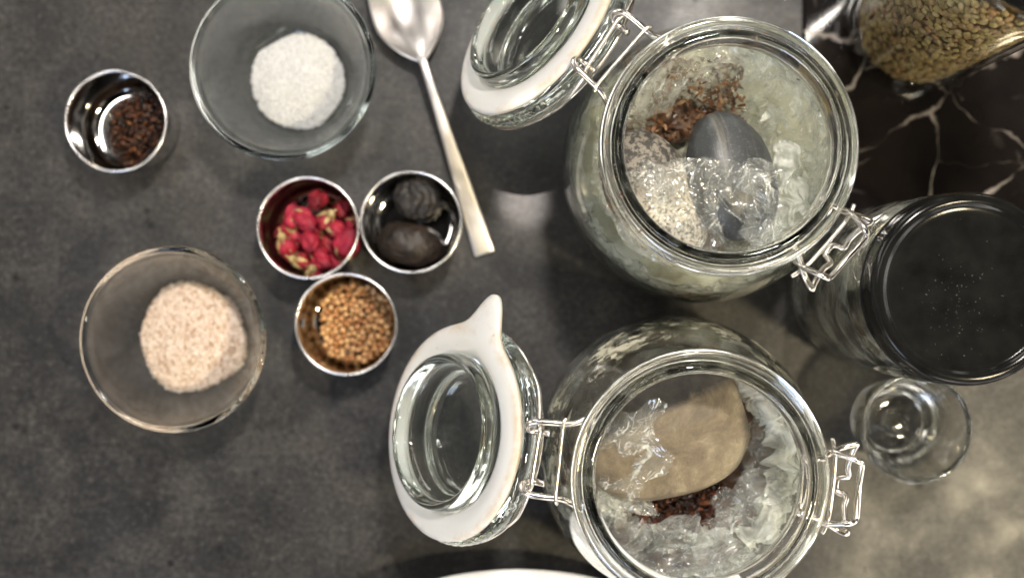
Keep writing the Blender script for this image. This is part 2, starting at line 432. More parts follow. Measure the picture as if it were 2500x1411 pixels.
M = dict(
    counter=m_counter(), marble=m_marble(),
    glass=m_glass('jar_glass', (.985, .992, .978), smear_haze=.11, wavy=.06),
    glass_residue=m_glass('jar_glass_with_residue', (.985, .99, .975), smear_haze=.13, wavy=.08, residue=(.55, -.85)),
    lidglass=m_glass('lid_glass', (.97, .988, .97), wavy=.03),
    bowl=m_glass('bowl_glass', (.975, .992, .99), ior=1.35),
    clear=m_glass('clear_glass', (.98, .985, .965), smear_haze=.015),
    thin=m_glass('thin_clear_glass', (.98, .985, .96), thin=1.0),
    steel=m_steel('polished_steel', (.60, .585, .57), .075),
    rim=m_steel('rim_steel', (.68, .66, .66), .24),
    spoon=m_steel('brushed_steel', (.64, .61, .59), .38, (1, 1, 1)),
    wire=m_steel('wire_steel', (.66, .62, .57), .22),
    rubber=m_white_rubber(),
    black=m_simple('black_lacquer', (.0045, .0045, .0045), (.0095, .0095, .0088), 60, .12, .04, .0003, spec=.16),
    salt=m_random('salt_crystal', [(0, (.56, .555, .55)), (1, (.76, .75, .74))], .35, sss=.3),
    saltbase=m_simple('salt_bed', (.60, .59, .58), (.78, .77, .76), 150, .5, .5, .001, sss=.25),
    sesame=m_random('sesame_grain', [(0, (.38, .24, .15)), (.25, (.60, .47, .37)), (.75, (.74, .63, .54)), (1, (.50, .35, .25))], .5, sss=.1),
    sesamebase=m_simple('sesame_bed', (.36, .25, .17), (.6, .47, .36), 300, .6, .4),
    coriander=m_random('coriander_husk', [(0, (.32, .13, .045)), (.3, (.50, .27, .11)), (.65, (.62, .39, .18)), (.85, (.42, .18, .07)), (1, (.66, .45, .23))], .24, 0, 500),
    dark=m_random('dark_seed_husk', [(0, (.012, .007, .005)), (.6, (.045, .02, .012)), (.9, (.10, .035, .014)), (1, (.16, .065, .02))], .4),
    lentil=m_random('lentil_skin', [(0, (.13, .08, .025)), (.3, (.28, .20, .07)), (.6, (.37, .28, .115)), (.85, (.24, .12, .045)), (1, (.43, .35, .17))], .42),
    petal=m_simple('rose_petal', (.12, .004, .012), (.44, .018, .05), 160, .6, .4, .0008, lo=.3, hi=.7),
    petalb=m_simple('rose_petal_dark', (.09, .004, .008), (.34, .015, .03), 160, .6, .4, .0008, lo=.3, hi=.7),
    calyx=m_simple('dried_calyx', (.16, .12, .035), (.52, .40, .20), 200, .7, .4),
    fruit=m_simple('dark_rind', (.012, .010, .009), (.036, .031, .027), 130, .5, .4, .0008),
    fruitb=m_simple('brown_rind', (.008, .006, .005), (.032, .021, .015), 70, .5, .6, .0008),
    speck=m_speckle(), slate=m_slate(), beige=m_beige_stone(),
    film=m_film('clear_film', .09, haze2=.48), filmclear=m_film('thin_film', .05, (.98, .985, .98), .10, haze2=.20, ior=1.75, line=.8),
    filmmilk=m_film('milky_film', .35, (.95, .955, .92), .10, (.92, .94, .87), .85, ior=1.5),
    ferment=m_simple('fermented_mash', (.018, .006, .004), (.10, .035, .015), 110, .3, .6, .002, lo=.35, hi=.68),
    pale=m_simple('pale_mash', (.42, .41, .30), (.74, .74, .62), 45, .4, .5, .002),
    chili=m_random('chili_flake', [(0, (.04, .017, .008)), (.5, (.12, .052, .024)), (1, (.24, .14, .075))], .3),
    chilidark=m_random('dark_chili_flake', [(0, (.015, .006, .004)), (.6, (.055, .016, .008)), (1, (.13, .05, .022))], .22),
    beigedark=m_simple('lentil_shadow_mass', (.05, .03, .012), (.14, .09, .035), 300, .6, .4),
    brownstone=m_simple('brown_stone', (.05, .028, .016), (.20, .12, .07), 120, .4, .5, .001),
    hazeglass=m_glass('glass_painted_haze', (.985, .985, .97), smear_haze=.32),  # clear glass with grey haze painted in to look brighter
    olive=m_simple('olive_crumb', (.03, .028, .012), (.10, .085, .035), 300, .5, 0),
    dust=m_simple('dust', (.04, .039, .035), (.11, .108, .098), 60, .9, 0),
    plate=m_simple('white_glaze', (.76, .76, .78), (.80, .80, .82), 20, .18, 0, spec=.5),
)

# ------------------------------------------------------------------ setting
def slab(x0, y0, x1, y1, z0, z1, bev=.15):
    xs = [x0, x1]; V = []
    pts = []
    for (x, y, sx, sy) in ((x0, y0, 1, 1), (x1, y0, -1, 1), (x1, y1, -1, -1), (x0, y1, 1, -1)):
        pts.append((x, y, sx, sy))
    L = [(0, z0), (0, z1 - bev), (bev * .3, z1 - bev * .3), (bev, z1)]
    for ins, z in L:
        for x, y, sx, sy in pts: V.append((x + sx * ins, y + sy * ins, z))
    F = [(3, 2, 1, 0)]
    for k in range(3):
        for i in range(4): F.append((k * 4 + i, k * 4 + (i + 1) % 4, k * 4 + 4 + (i + 1) % 4, k * 4 + 4 + i))
    F.append((12, 13, 14, 15))
    return V, F

ct = mk('countertop', slab(-90, -70, 90, 70, -4, 0, .3), M['counter'], smooth=False)
tag(ct, 'dark grey mottled concrete countertop under the bowls, cups and jars', 'countertop', kind='structure')
x0, y0, _ = at(1958, 522, 0)
mb = mk('marble_slab', slab(x0, y0, 70, 60, 0.02, .35, .12), M['marble'], smooth=False)
tag(mb, 'polished black marble slab with white veins in the upper right corner', 'slab')

# ------------------------------------------------------------------ grains and piles
def pile(n, r, R, floor, seed, cx=0, cy=0, k=10, zmax=99, flat=1.0, accept=None):
    rnd = random.Random(seed); P = []
    for _ in range(n):
        best = None
        for _ in range(k):
            while True:
                a, q = rnd.uniform(0, 2 * PI), R * math.sqrt(rnd.random())
                x, y = cx + q * math.cos(a), cy + q * math.sin(a)
                if accept is None or accept(x, y): break
            z = floor(x, y) + r * flat
            for (u, v, h) in P:
                d2 = (u - x) ** 2 + (v - y) ** 2
                if d2 < 4 * r * r: z = max(z, h + math.sqrt(4 * r * r - d2) * flat)
            if best is None or z < best[2]: best = (x, y, z)
        if best[2] < zmax: P.append(best)
    return P

def grains(P, size, seed, tmpl=0, jitter=.25, aspect=(1, 1, 1)):
    rnd = random.Random(seed); out = []
    v, f = ICO[tmpl]
    for p in P:
        s = size * rnd.uniform(1 - jitter, 1 + jitter)
        mt = TRS(p, (rnd.uniform(0, 6.28), rnd.uniform(0, 6.28), rnd.uniform(0, 6.28)), (s * aspect[0], s * aspect[1], s * aspect[2]))
        out.append(xf((v, f), mt))
    return join(out)

def mound(R, h, base, seed, n=40, m=96, irr=.05, power=2.2):
    """closed low mound resting at z=base; returns mesh and a height function"""
    def rad(a):
        return R * (1 + irr * noise.noise(Vector((math.cos(a) * 1.3, math.sin(a) * 1.3, seed))) * 2)
    def hgt(x, y):
        a = math.atan2(y, x); q = math.hypot(x, y) / rad(a)
        if q >= 1: return base
        return base + h * (1 - q ** power) * (1 + .12 * noise.noise(Vector((x * .8, y * .8, seed))))
    V = [(0, 0, hgt(0, 0))]; F = []
    for j in range(1, n + 1):
        for i in range(m):
            a = 2 * PI * i / m; q = rad(a) * j / n
            x, y = q * math.cos(a), q * math.sin(a)
            V.append((x, y, hgt(x, y) if j < n else base))
    for i in range(m): F.append((0, 1 + i, 1 + (i + 1) % m))
    for j in range(n - 1):
        for i in range(m):
            a, b_ = 1 + j * m, 1 + (j + 1) * m; i2 = (i + 1) % m
            F.append((a + i, b_ + i, b_ + i2, a + i2))
    F.append(tuple(reversed(range(1 + (n - 1) * m, 1 + n * m))))
    return (V, F), hgt, rad

def surface_grains(n, hgt, rad, size, seed, tmpl, aspect, edge=1.02, lift=.3):
    rnd = random.Random(seed); P = []
    for _ in range(n):
        a = rnd.uniform(0, 2 * PI); q = rad(a) * math.sqrt(rnd.random()) * edge
        x, y = q * math.cos(a), q * math.sin(a)
        P.append((x, y, hgt(x, y) + size * lift * rnd.uniform(.2, 1.6)))
    return grains(P, size, seed + 1, tmpl, .3, aspect)

# ------------------------------------------------------------------ glass bowls
BOWL = [(0, .12), (1.5, .12), (1.9, .0), (2.35, .0), (2.75, .25), (3.35, 1.0), (3.9, 2.1), (4.3, 3.3), (4.48, 4.15), (4.62, 4.35), (4.64, 4.52), (4.5, 4.6), (4.32, 4.52), (4.27, 4.3), (4.16, 3.5), (3.75, 2.3), (3.15, 1.2), (2.6, .6), (2.1, .42), (0, .40)]
def bowl(px, py, label):
    x, y, _ = at(px, py, 0)
    o = mk('glass_bowl', lathe(chaikin(BOWL, 2), 128), M['bowl'], loc=(x, y, 0.003))
    tag(o, label, 'bowl', 'clear glass bowls on the countertop')
    return x, y
bx, by = bowl(728, 201, 'clear glass bowl holding white salt, beside the spoon')
mesh, hg, rd = mound(2.42, .75, .46, 3, irr=.05, power=3)
root = mk('salt', mesh, M['saltbase'], loc=(bx + .08, by, 0)); tag(root, 'mound of coarse white salt in the upper glass bowl', 'salt', kind='stuff')
mk('salt_crystals', surface_grains(3400, hg, rd, .105, 5, 0, (1, 1, 1)), M['salt'], root, smooth=False)['kind'] = 'stuff'

bx, by = bowl(478, 820, 'clear glass bowl holding beige sesame grains, nearest the lower left')
mesh, hg, rd = mound(2.82, .72, .5, 8, irr=.09, power=3)
root = mk('sesame', mesh, M['sesamebase'], loc=(bx + .02, by, 0)); tag(root, 'heap of pale beige hulled sesame seeds in the lower glass bowl', 'sesame', kind='stuff')
mk('sesame_seeds', surface_grains(3600, hg, rd, .125, 9, 1, (1.25, .8, .55), 1.03), M['sesame'], root)['kind'] = 'stuff'


# ------------------------------------------------------------------ steel cups
def cup_profile(h=3.2, R=2.55, rb=2.32, t=.07):
    return chaikin([(0, .05), (1.6, .05), (rb - .25, 0), (rb, .12), (rb + .08, .5), (R - .04, h - .25), (R - .03, h - .02), (R - t - .03, h - .02), (R - t - .06, h - .25), (rb + .0, .55), (rb - .12, .25), (rb - .4, .13), (1.5, .12), (0, .12)], 2)
def steel_cup(px, py, label, tilt=(0, 0, 0)):
    x, y, _ = at(px, py, 3.2)
    e = empty('steel_cup', (x, y, 0.004)); tag(e, label, 'cup', 'small stainless steel cups')
    e.rotation_euler = tilt
    mk('cup_wall', lathe(cup_profile(), 96), M['steel'], e)
    mk('rolled_rim', tube(ring(2.535, 3.2), .075, 10, True, 2), M['rim'], e)
    return x, y
cups = {}
cups['seed'] = steel_cup(283, 296, 'steel cup of dark brown seeds at the far left')
cups['rose'] = steel_cup(752, 556, 'steel cup filled with dried red rosebuds')
cups['fruit'] = steel_cup(1004, 542, 'steel cup holding two dark dried fruits, next to the spoon handle')
cups['cori'] = steel_cup(845, 791, 'steel cup of round golden brown coriander seeds, below the rosebud cup')

# dark seeds, heaped to the right side of their cup
cx_, cy_ = cups['seed']
def fl(x, y): return .14 + max(0, .9 - .5 * math.hypot(x - .7, y + .5))
P = pile(700, .10, 2.05, fl, 11, k=4, accept=lambda x, y: math.hypot(x, y) < 2.12 and (x - .65) ** 2 / 2.6 + (y + .35) ** 2 / 4.0 < 1 + .25 * noise.noise(Vector((x * 2, y * 2, 1))))
V1 = grains(P, .125, 12, 1, .3, (1.35, .72, .72))
root = mk('dark_seeds', V1, M['dark'], loc=(cx_, cy_, .004)); tag(root, 'loose heap of small dark brown seeds in the far left steel cup', 'seeds', kind='stuff')

# coriander seeds, each its own object
cx_, cy_ = cups['cori']
cs_v, cs_f = [], ICO[2][1]
for p in ICO[2][0]:
    a = math.atan2(p[1], p[0]); s = 1 + .012 * math.cos(12 * a) * (1 - p[2] ** 2)
    cs_v.append((p[0] * s * .147, p[1] * s * .147, p[2] * .155 + (.02 if p[2] > .97 else 0)))
me0 = None
rnd = random.Random(4)
P = pile(300, .148, 2.02, lambda x, y: .14 + max(0, .35 - .3 * math.hypot(x - .3, y)), 21, cx=.15, cy=-.02, k=9, accept=lambda x, y: math.hypot(x, y) < 2.14 and (x > -1.6 + .2 * noise.noise(Vector((x, y * 2, 5)))))
for i, (x, y, z) in enumerate(P):
    if me0 is None:
        o = mk('coriander_seed', (cs_v, cs_f), M['coriander']); me0 = o
    else:
        o = me0.copy(); COL.objects.link(o)
    o.location = Vector((cx_ + x, cy_ + y, z)) * CM
    o.rotation_euler = (rnd.uniform(0, 6), rnd.uniform(0, 6), rnd.uniform(0, 6)); s = rnd.uniform(.88, 1.1); o.scale = (s, s, s)
    tag(o, 'round golden brown coriander seed heaped in its steel cup', 'seed', 'coriander seeds in the steel cup')

# dried fruits
def fruit(name, px, py, z, rx, ry, rz_, rot, mat, ribs, amp, seed, label):
    cx, cy, _ = at(px, py, z); V = []
    for p in ICO[4][0]:
        a = math.atan2(p[2], p[0]); q = math.hypot(p[0], p[2])
        s = 1 + amp * abs(math.sin(ribs * a * .5 + 2 * nv(p, 1.2, seed))) * q ** .7 * 1.2 - amp + .05 * nv(p, 1.7, seed) + .018 * nv(p, 6, seed)
        s += .05 * (abs(nv(p, 3.2, seed + 4)) * 2 - .5) + .03 * (abs(nv(p, 7, seed + 6)) * 2 - .5)
        if abs(p[1]) > .9: s -= (abs(p[1]) - .9) * .9
        V.append((p[0] * rx * s, p[1] * ry * s, p[2] * rz_ * s))
    o = mk(name, (V, ICO[4][1]), mat, loc=(cx, cy, z), rot=rot)
    return tag(o, label, 'dried fruit')
fruit('dried_fruit', 1018, 482, 1.5, 1.22, 1.24, 1.1, (.2, .35, .15), M['fruit'], 11, .10, 2, 'round black ribbed dried fruit, upper of the two in the steel cup')
fruit('dried_fruit', 1000, 596, 1.32, 1.68, 1.22, 1.05, (0, .1, -.15), M['fruitb'], 5, .04, 5, 'larger oval dark brown dried fruit with a rusty patch, in the steel cup')

# rosebuds
def rosebud_meshes(seed):
    rnd = random.Random(seed); parts = []
    for k in range(9):
        a0 = k * 2.4 + rnd.uniform(-.3, .3); lay = k / 9
        R = .24 + .24 * lay; top = 1.05 - .3 * lay + rnd.uniform(-.16, .1); V, F = [], []
        nu, nvv = 10, 10; span = 2.0 + rnd.uniform(-.2, .3)
        for j in range(nvv + 1):
            t = j / nvv
            for i in range(nu + 1):
                u = i / nu - .5
                prof = math.sin(PI * min(1, .12 + t * .83)) ** .7
                hgt = t * top * (1 - .35 * (2 * u) ** 2 * t)
                r = R * prof * (1 + .14 * math.cos(u * 5) * t) + (.05 * lay if t > .75 else 0)
                a = a0 + u * span * (1 - .25 * t) + .2 * t
                wob = .08 * noise.noise(Vector((u * 4, t * 4, seed + k)))
                V.append(((r + wob) * math.cos(a), (r + wob) * math.sin(a), hgt + .04 * noise.noise(Vector((u * 6, k, seed)))))
        for j in range(nvv):
            for i in range(nu):
                q = j * (nu + 1) + i; F.append((q, q + 1, q + nu + 2, q + nu + 1))
        parts.append((V, F))
    parts.append(xf(ICO[2], TRS((0, 0, .48), (0, 0, 0), (.30, .30, .42))))
    cal = []
    cal.append(xf(ICO[2], TRS((0, 0, -.02), (0, 0, 0), (.19, .19, .2))))
    for k in range(5):
        a = k * 2 * PI / 5 + rnd.uniform(-.2, .2)
        pts = [(0.12, -.02), (.28, .06), (.38, .20), (.40, .34), (.46, .42)]
        V, F = [], []
        for j, (r, z) in enumerate(pts):
            wd = [.10, .12, .08, .04, .01][j]
            for s in (-1, 0, 1):
                V.append(((r + .03 * (s == 0)) * math.cos(a) - s * wd * math.sin(a), (r + .03 * (s == 0)) * math.sin(a) + s * wd * math.cos(a), z))
        for j in range(4):
            for s in range(2):
                q = j * 3 + s; F.append((q, q + 1, q + 4, q + 3))
        cal.append((V, F))
    cal.append(tube([(0, 0, -.1), (.02, .01, -.3), (.05, 0, -.42)], .05, 6, False, 3))
    return join(parts), join(cal)
roses = [(775, 488, 2.0, 'dried red rosebud with opened ruffled petals at the top of its cup'), (716, 528, 1.6, 'red rosebud leaning on the upper left wall of its cup'),
 (745, 537, 1.9, 'wide crimson rosebud just below the topmost one'), (792, 536, 1.9, 'dark red rosebud near the middle of the cup'),
 (822, 562, 1.8, 'slim red rosebud right of the centre of the cup'), (850, 592, 1.9, 'largest pinkish red rosebud against the right wall of its cup'),
 (694, 560, 1.3, 'small ragged rosebud at the far left of its cup'), (757, 592, 1.9, 'crimson rosebud with a pale base at the centre of the cup'),
 (700, 606, 1.6, 'orange red rosebud with yellowish base at the lower left of its cup'), (738, 638, 1.4, 'dark rosebud half buried near the bottom of its cup'),
 (786, 634, 1.7, 'bright red rosebud at the lower right of its cup'), (762, 660, 1.3, 'rosebud with a pale star of sepals at the bottom of its cup'),
 (832, 512, 1.4, 'deep red rosebud against the upper right wall of its cup'), (858, 545, 1.5, 'small pink tinged rosebud under the right rim of its cup'),
 (722, 585, 1.1, 'rosebud lying low between the left side buds'), (800, 600, 1.1, 'shadowed rosebud lying low right of the centre of its cup'),
 (765, 560, 1.0, 'rosebud at the bottom of the pile, under the middle buds'), (815, 640, 1.1, 'crimson rosebud tucked against the lower right wall of its cup')]
rnd = random.Random(77)
for i, (px, py, z, lab) in enumerate(roses):
    x, y, _ = at(px, py, z)
    e = empty('rosebud', (x, y, z)); s = [1.0, .95, 1.05, .9, .85, 1.35, .75, 1.0, 1.0, .9, 1.05, .9, .85, .8, .9, .9, 1, .9][i] * 1.3
    e.scale = (s * .95, s * .95, s * 1.15)
    e.rotation_euler = ((rnd.uniform(.6, 1.5) if i % 5 < 3 else rnd.uniform(1.8, 2.6)), rnd.uniform(-.5, .5), rnd.uniform(0, 6.28)) if i not in (5, 8) else ((.9, .2, 2.6) if i == 5 else (2.2, 0, .3))
    if i == 11: e.rotation_euler = (3.0, .2, 0)
    if i == 0: e.rotation_euler = (.3, .2, 0)
    tag(e, lab, 'rosebud', 'dried rosebuds in the steel cup')
    p, c = rosebud_meshes(i * 3 + 1)
    off = -.45
    mk('petals', p, M['petal'] if i % 3 else M['petalb'], e, loc=(0, 0, off)); mk('calyx', c, M['calyx'], e, loc=(0, 0, off))

# ------------------------------------------------------------------ spoon
def spoon():
    e = empty('spoon', (*at(1030, 140, 1.0)[:2], 0)); tag(e, 'large brushed steel spoon lying between the bowls and the jars', 'spoon')
    # local frame: +x along the handle
    a = math.atan2(-(618 - 140), (1183 - 1030)); e.rotation_euler = (0, 0, a)
    nu, nvv = 40, 24; L = 6.3; V, F = [], []
    def half(t):      # t 0 at the neck .. 1 at the tip
        if t < .42: return .24 + 1.62 * (1 - (1 - t / .42) ** 2) ** .95
        q = (t - .42) / .58; return 1.9 * math.sqrt(max(0, 1 - q ** 2.3)) * .98 + .0
    def rimz(t): return 1.05 + .25 * (1 - t) ** 3 + .15 * (abs(t - .5) * 2) ** 2
    for i in range(nu + 1):
        t = .5 - .5 * math.cos(PI * i / nu); hw = max(half(t), .02)
        for j in range(nvv + 1):
            s = math.sin(PI * .5 * (j / nvv * 2 - 1)); d = 1.05 * max(0, math.sin(PI * min(1, max(0, t * .96 + .04)))) ** .8
            z = rimz(t) - d * (1 - abs(s) ** 2.2)
            V.append((.25 - t * L, s * hw, z))
    for i in range(nu):
        for j in range(nvv):
            q = i * (nvv + 1) + j; F.append((q, q + 1, q + nvv + 2, q + nvv + 1))
    b = mk('spoon_bowl', (V, F), M['spoon'], e)
    sm = b.modifiers.new('s', 'SOLIDIFY'); sm.thickness = .0014; sm.offset = 1
    bv = b.modifiers.new('b', 'BEVEL'); bv.width = .0004; bv.segments = 2; bv.limit_method = 'ANGLE'
    # handle: rounded rectangular section swept
    st = [(.0, .25, 1.36, .16), (.6, .21, 1.42, .17), (1.4, .22, 1.36, .15), (3, .27, 1.15, .13), (5, .35, .82, .11), (7, .44, .52, .10), (9, .51, .29, .10), (10.75, .56, .20, .10)]
    V, F = [], []; ns = 14
    for x, hw, z, th in st:
        for k in range(ns):
            q = 2 * PI * k / ns; c, s = math.cos(q), math.sin(q)
            V.append((x, hw * math.copysign(abs(c) ** .35, c), z + th * math.copysign(abs(s) ** .6, s)))
    for i in range(len(st) - 1):
        for k in range(ns): F.append((i * ns + k, i * ns + (k + 1) % ns, (i + 1) * ns + (k + 1) % ns, (i + 1) * ns + k))
    F.append(tuple(range(ns))); F.append(tuple(reversed(range((len(st) - 1) * ns, len(st) * ns))))
    h = mk('handle', (V, F), M['spoon'], e)
    bv = h.modifiers.new('b', 'BEVEL'); bv.width = .0004; bv.segments = 2; bv.limit_method = 'ANGLE'; bv.angle_limit = 1.0
spoon()

# ------------------------------------------------------------------ clip top jars
JARO = [(0, .5), (3.6, .45), (4.4, .02), (5.2, .05), (6.0, .7), (6.5, 2.2), (6.72, 4.2), (6.68, 6.4), (6.4, 8.4), (5.9, 10.2), (5.25, 11.6), (4.95, 12.2), (4.92, 12.9), (5.3, 13.05), (5.5, 13.25), (5.5, 13.75), (5.36, 13.92), (5.12, 13.9), (5.04, 13.72), (4.9, 13.72), (4.84, 14.0), (4.72, 14.1), (4.52, 14.05), (4.42, 13.8), (4.42, 12.8), (4.5, 12.2), (4.9, 11.4), (5.55, 10.0), (6.05, 8.2), (6.32, 6.3), (6.35, 4.2), (6.12, 2.5), (5.6, 1.35), (4.7, .95), (0, .9)]
def inner_r(z):
    t = [(.9, 4.6), (1.35, 5.6), (2.5, 6.12), (4.2, 6.35), (6.3, 6.32), (8.2, 6.05), (10, 5.55), (11.4, 4.9), (12.2, 4.5), (14, 4.42)]
    for (a, ra), (b, rb) in zip(t, t[1:]):
        if z <= b: return ra + (rb - ra) * max(0, (z - a)) / (b - a)
    return 4.42

LIDP = [(0, .12), (2.95, .12), (3.15, .3), (3.22, .9), (3.34, 1.05), (3.5, 1.05), (3.6, .92), (3.64, .35), (3.74, .0), (4.9, .0), (5.12, -.12), (5.2, -.5), (5.12, -.85), (4.9, -.95), (4.82, -1.15), (4.5, -1.5), (3.4, -1.75), (3.1, -1.6), (2.6, -1.45), (0, -1.4)]
def knurl(r, z, a):
    return r + (.014 * math.sin(a * 72) if r > 5.0 else 0)

def gasket(tab):
    n = 240; V, F = [], []
    prof = [(0, .02), (0, .22), (.15, .30), (.85, .30), (1, .22), (1, .02)]
    for i in range(n):
        a = 2 * PI * i / n; d = (a - tab + PI) % (2 * PI) - PI
        r1 = 4.97 + (1.5 * math.exp(-(abs(d) / .16) ** 2.1) + .32 * math.exp(-(d / .32) ** 2))
        for t, z in prof:
            r = 3.68 + (r1 - 3.68) * t
            dip = -.06 * max(0, r - 5.1)
            V.append((r * math.cos(a), r * math.sin(a), z + dip))
    m = len(prof)
    for i in range(n):
        for j in range(m):
            F.append((i * m + j, ((i + 1) % n) * m + j, ((i + 1) % n) * m + (j + 1) % m, i * m + (j + 1) % m))
    return V, F

def clip_jar(px, py, hinge, mat, label, lid_tilt, lid_c, tab, lid_twist=0.0, pivot=7.0, lid_roll=0.0):
    x, y, _ = at(px, py, 14.0)
    e = empty('clip_top_jar', (x, y, .004), hinge); tag(e, label, 'jar', 'clip top glass jars')
    mk('jar_body', lathe(chaikin(JARO, 2), 160), mat, e)
    # local +x = hinge side
    W = M['wire']; r = .148
    mk('collar_wire', tube(ring(5.08, 12.55, 40), .10, 8, True, 3), W, e)
    for s in (1, -1):
        mk('hinge_arm', tube([(4.75, s * 2.0, 12.6), (5.25, s * 1.75, 12.62), (5.7, s * 1.62, 12.7), (6.5, s * 1.6, 12.75), (7.15, s * 1.55, 12.7), (7.42, s * 1.35, 12.5), (7.3, s * 1.12, 12.25), (6.85, s * 1.08, 12.2), (6.45, s * 1.1, 12.4)], r, 10), W, e)
    mk('cross_wire', tube([(5.85, -1.85, 12.9), (5.95, -1.5, 12.95), (5.95, 0, 12.95), (5.95, 1.5, 12.95), (5.85, 1.85, 12.9)], .085, 8), W, e)
    # clasp on the far side: lever, link
    mk('clasp_lever', tube([(-5.05, 1.2, 12.5), (-5.5, 1.35, 12.3), (-6.3, 1.75, 11.9), (-6.9, 1.95, 11.9), (-6.85, 1.7, 11.8), (-6.8, .9, 11.4), (-6.9, .45, 11.2), (-6.5, .25, 11.0), (-6.5, -.25, 11.0), (-6.9, -.45, 11.2), (-6.8, -.9, 11.4), (-6.85, -1.7, 11.8), (-6.9, -1.95, 11.9), (-6.3, -1.75, 11.9), (-5.5, -1.35, 12.3), (-5.05, -1.2, 12.5)], r, 10), W, e)
    mk('clasp_link', tube([(-5.6, 1.5, 11.8), (-5.9, 1.55, 12.3), (-6.6, 1.4, 12.7), (-6.9, 1.3, 12.7), (-7.08, 1.15, 12.5), (-7.1, .0, 12.3), (-7.08, -1.15, 12.5), (-6.9, -1.3, 12.7), (-6.6, -1.4, 12.7), (-5.9, -1.55, 12.3), (-5.6, -1.5, 11.8)], r, 10), W, e)
    mk('clasp_pin', tube([(-5.9, -2.1, 11.7), (-6.1, -1.2, 11.75), (-6.1, 1.2, 11.75), (-5.9, 2.1, 11.7)], .1, 8), W, e)
    # lid, hanging open past flat: inner face up and outwards
    ld = mk('lid', lathe(chaikin(LIDP, 2), 216, knurl), M['lidglass'], e)
    st, ctl = math.sin(lid_tilt), math.cos(lid_tilt)
    ux = Vector((ctl, 0, -st)); uz = Vector((st, 0, ctl)); uy = uz.cross(ux)
    R = Matrix((ux, uy, uz)).transposed().to_4x4()
    R = Matrix.Rotation(lid_twist, 4, 'Z') @ R @ Matrix.Rotation(lid_roll, 4, 'X')
    tw = Matrix.Rotation(lid_twist, 3, 'Z') @ ux
    ctr = Vector((pivot, 0, 12.45)) + tw * lid_c + (Matrix.Rotation(lid_twist, 3, 'Z') @ uz) * .35
    ld.matrix_local = Matrix.Translation(ctr * CM) @ R
    mk('rubber_gasket', gasket(tab), M['rubber'], ld)
    mk('lid_wire', join([tube(ring(4.98, -1.08, 48), .1, 8, True, 2),
        tube([(-3.6, 3.45, -1.1), (-4.3, 2.9, -.95), (-4.9, 2.2, -.7), (-5.3, 1.6, -.5), (-lid_c + .0, 1.25, -.38), (-lid_c, .5, -.38), (-lid_c, -.5, -.38), (-lid_c, -1.25, -.38), (-5.3, -1.6, -.5), (-4.9, -2.2, -.7), (-4.3, -2.9, -.95), (-3.6, -3.45, -1.1)], .105, 10)]), W, ld)
    return e, Vector((x, y, 0))

j1, J1 = clip_jar(1783, 356, math.radians(139), M['glass'], 'upper open clip top jar, two stones inside, lid hanging to its upper left', math.radians(57), 5.3, math.radians(-80), lid_twist=math.radians(8))
j2, J2 = clip_jar(1712, 1170, math.radians(174), M['glass_residue'], 'lower open clip top jar holding one big beige stone, lid hanging to its left', math.radians(51), 5.5, math.radians(-103), lid_twist=-.06)

# ------------------------------------------------------------------ stones
def stone(px, py, z, rx, ry, rz_, rot, mat, seed, label, planes=(), lump=.10, egg=.0):
    cx, cy, _ = at(px, py, z); V = []
    for p in ICO[4][0]:
        q = Vector(p); k = 1 + lump * nv(p, .9, seed) + .03 * nv(p, 2.5, seed) + .006 * nv(p, 9, seed)
        q = Vector((math.copysign(abs(q.x) ** .92, q.x), math.copysign(abs(q.y) ** .92, q.y), q.z)) * k
        q.x *= 1 + egg * q.y
        for n_, d in planes:
            n_ = Vector(n_).normalized(); e = q.dot(n_) - d
            if e > 0: q -= n_ * e * .85
        V.append((q.x * rx, q.y * ry, q.z * rz_))
    o = mk('stone', (V, ICO[4][1]), mat, loc=(cx, cy, z), rot=rot)
    return tag(o, label, 'stone')
stone(1600, 478, 8.9, 1.95, 3.15, 1.6, (.12, -.12, math.radians(30)), M['speck'], 4, 'cream stone with dark speckles and a blackish upper end, left one in the upper jar')
stone(1782, 430, 9.7, 2.0, 3.0, 1.55, (-.05, .18, math.radians(9)), M['slate'], 9, 'smooth dark grey stone with pale stripes, wrapped in film in the upper jar', egg=-.08)
stone(1650, 296, 7.6, 1.25, .8, .55, (.2, .1, .5), M['brownstone'], 15, 'small brown lump at the back of the upper jar behind the grey stone', lump=.35)
stone(1612, 1036, 9.2, 4.2, 3.5, 2.1, (.14, .02, math.radians(12)), M['beige'], 12, 'big beige stone with a dark grey upper side in the lower jar', planes=(((-.25, .72, .62), .50), ((.1, -.4, .9), .80), ((1, .12, 0), .89), ((.1, 1, .1), .9)), lump=.09)

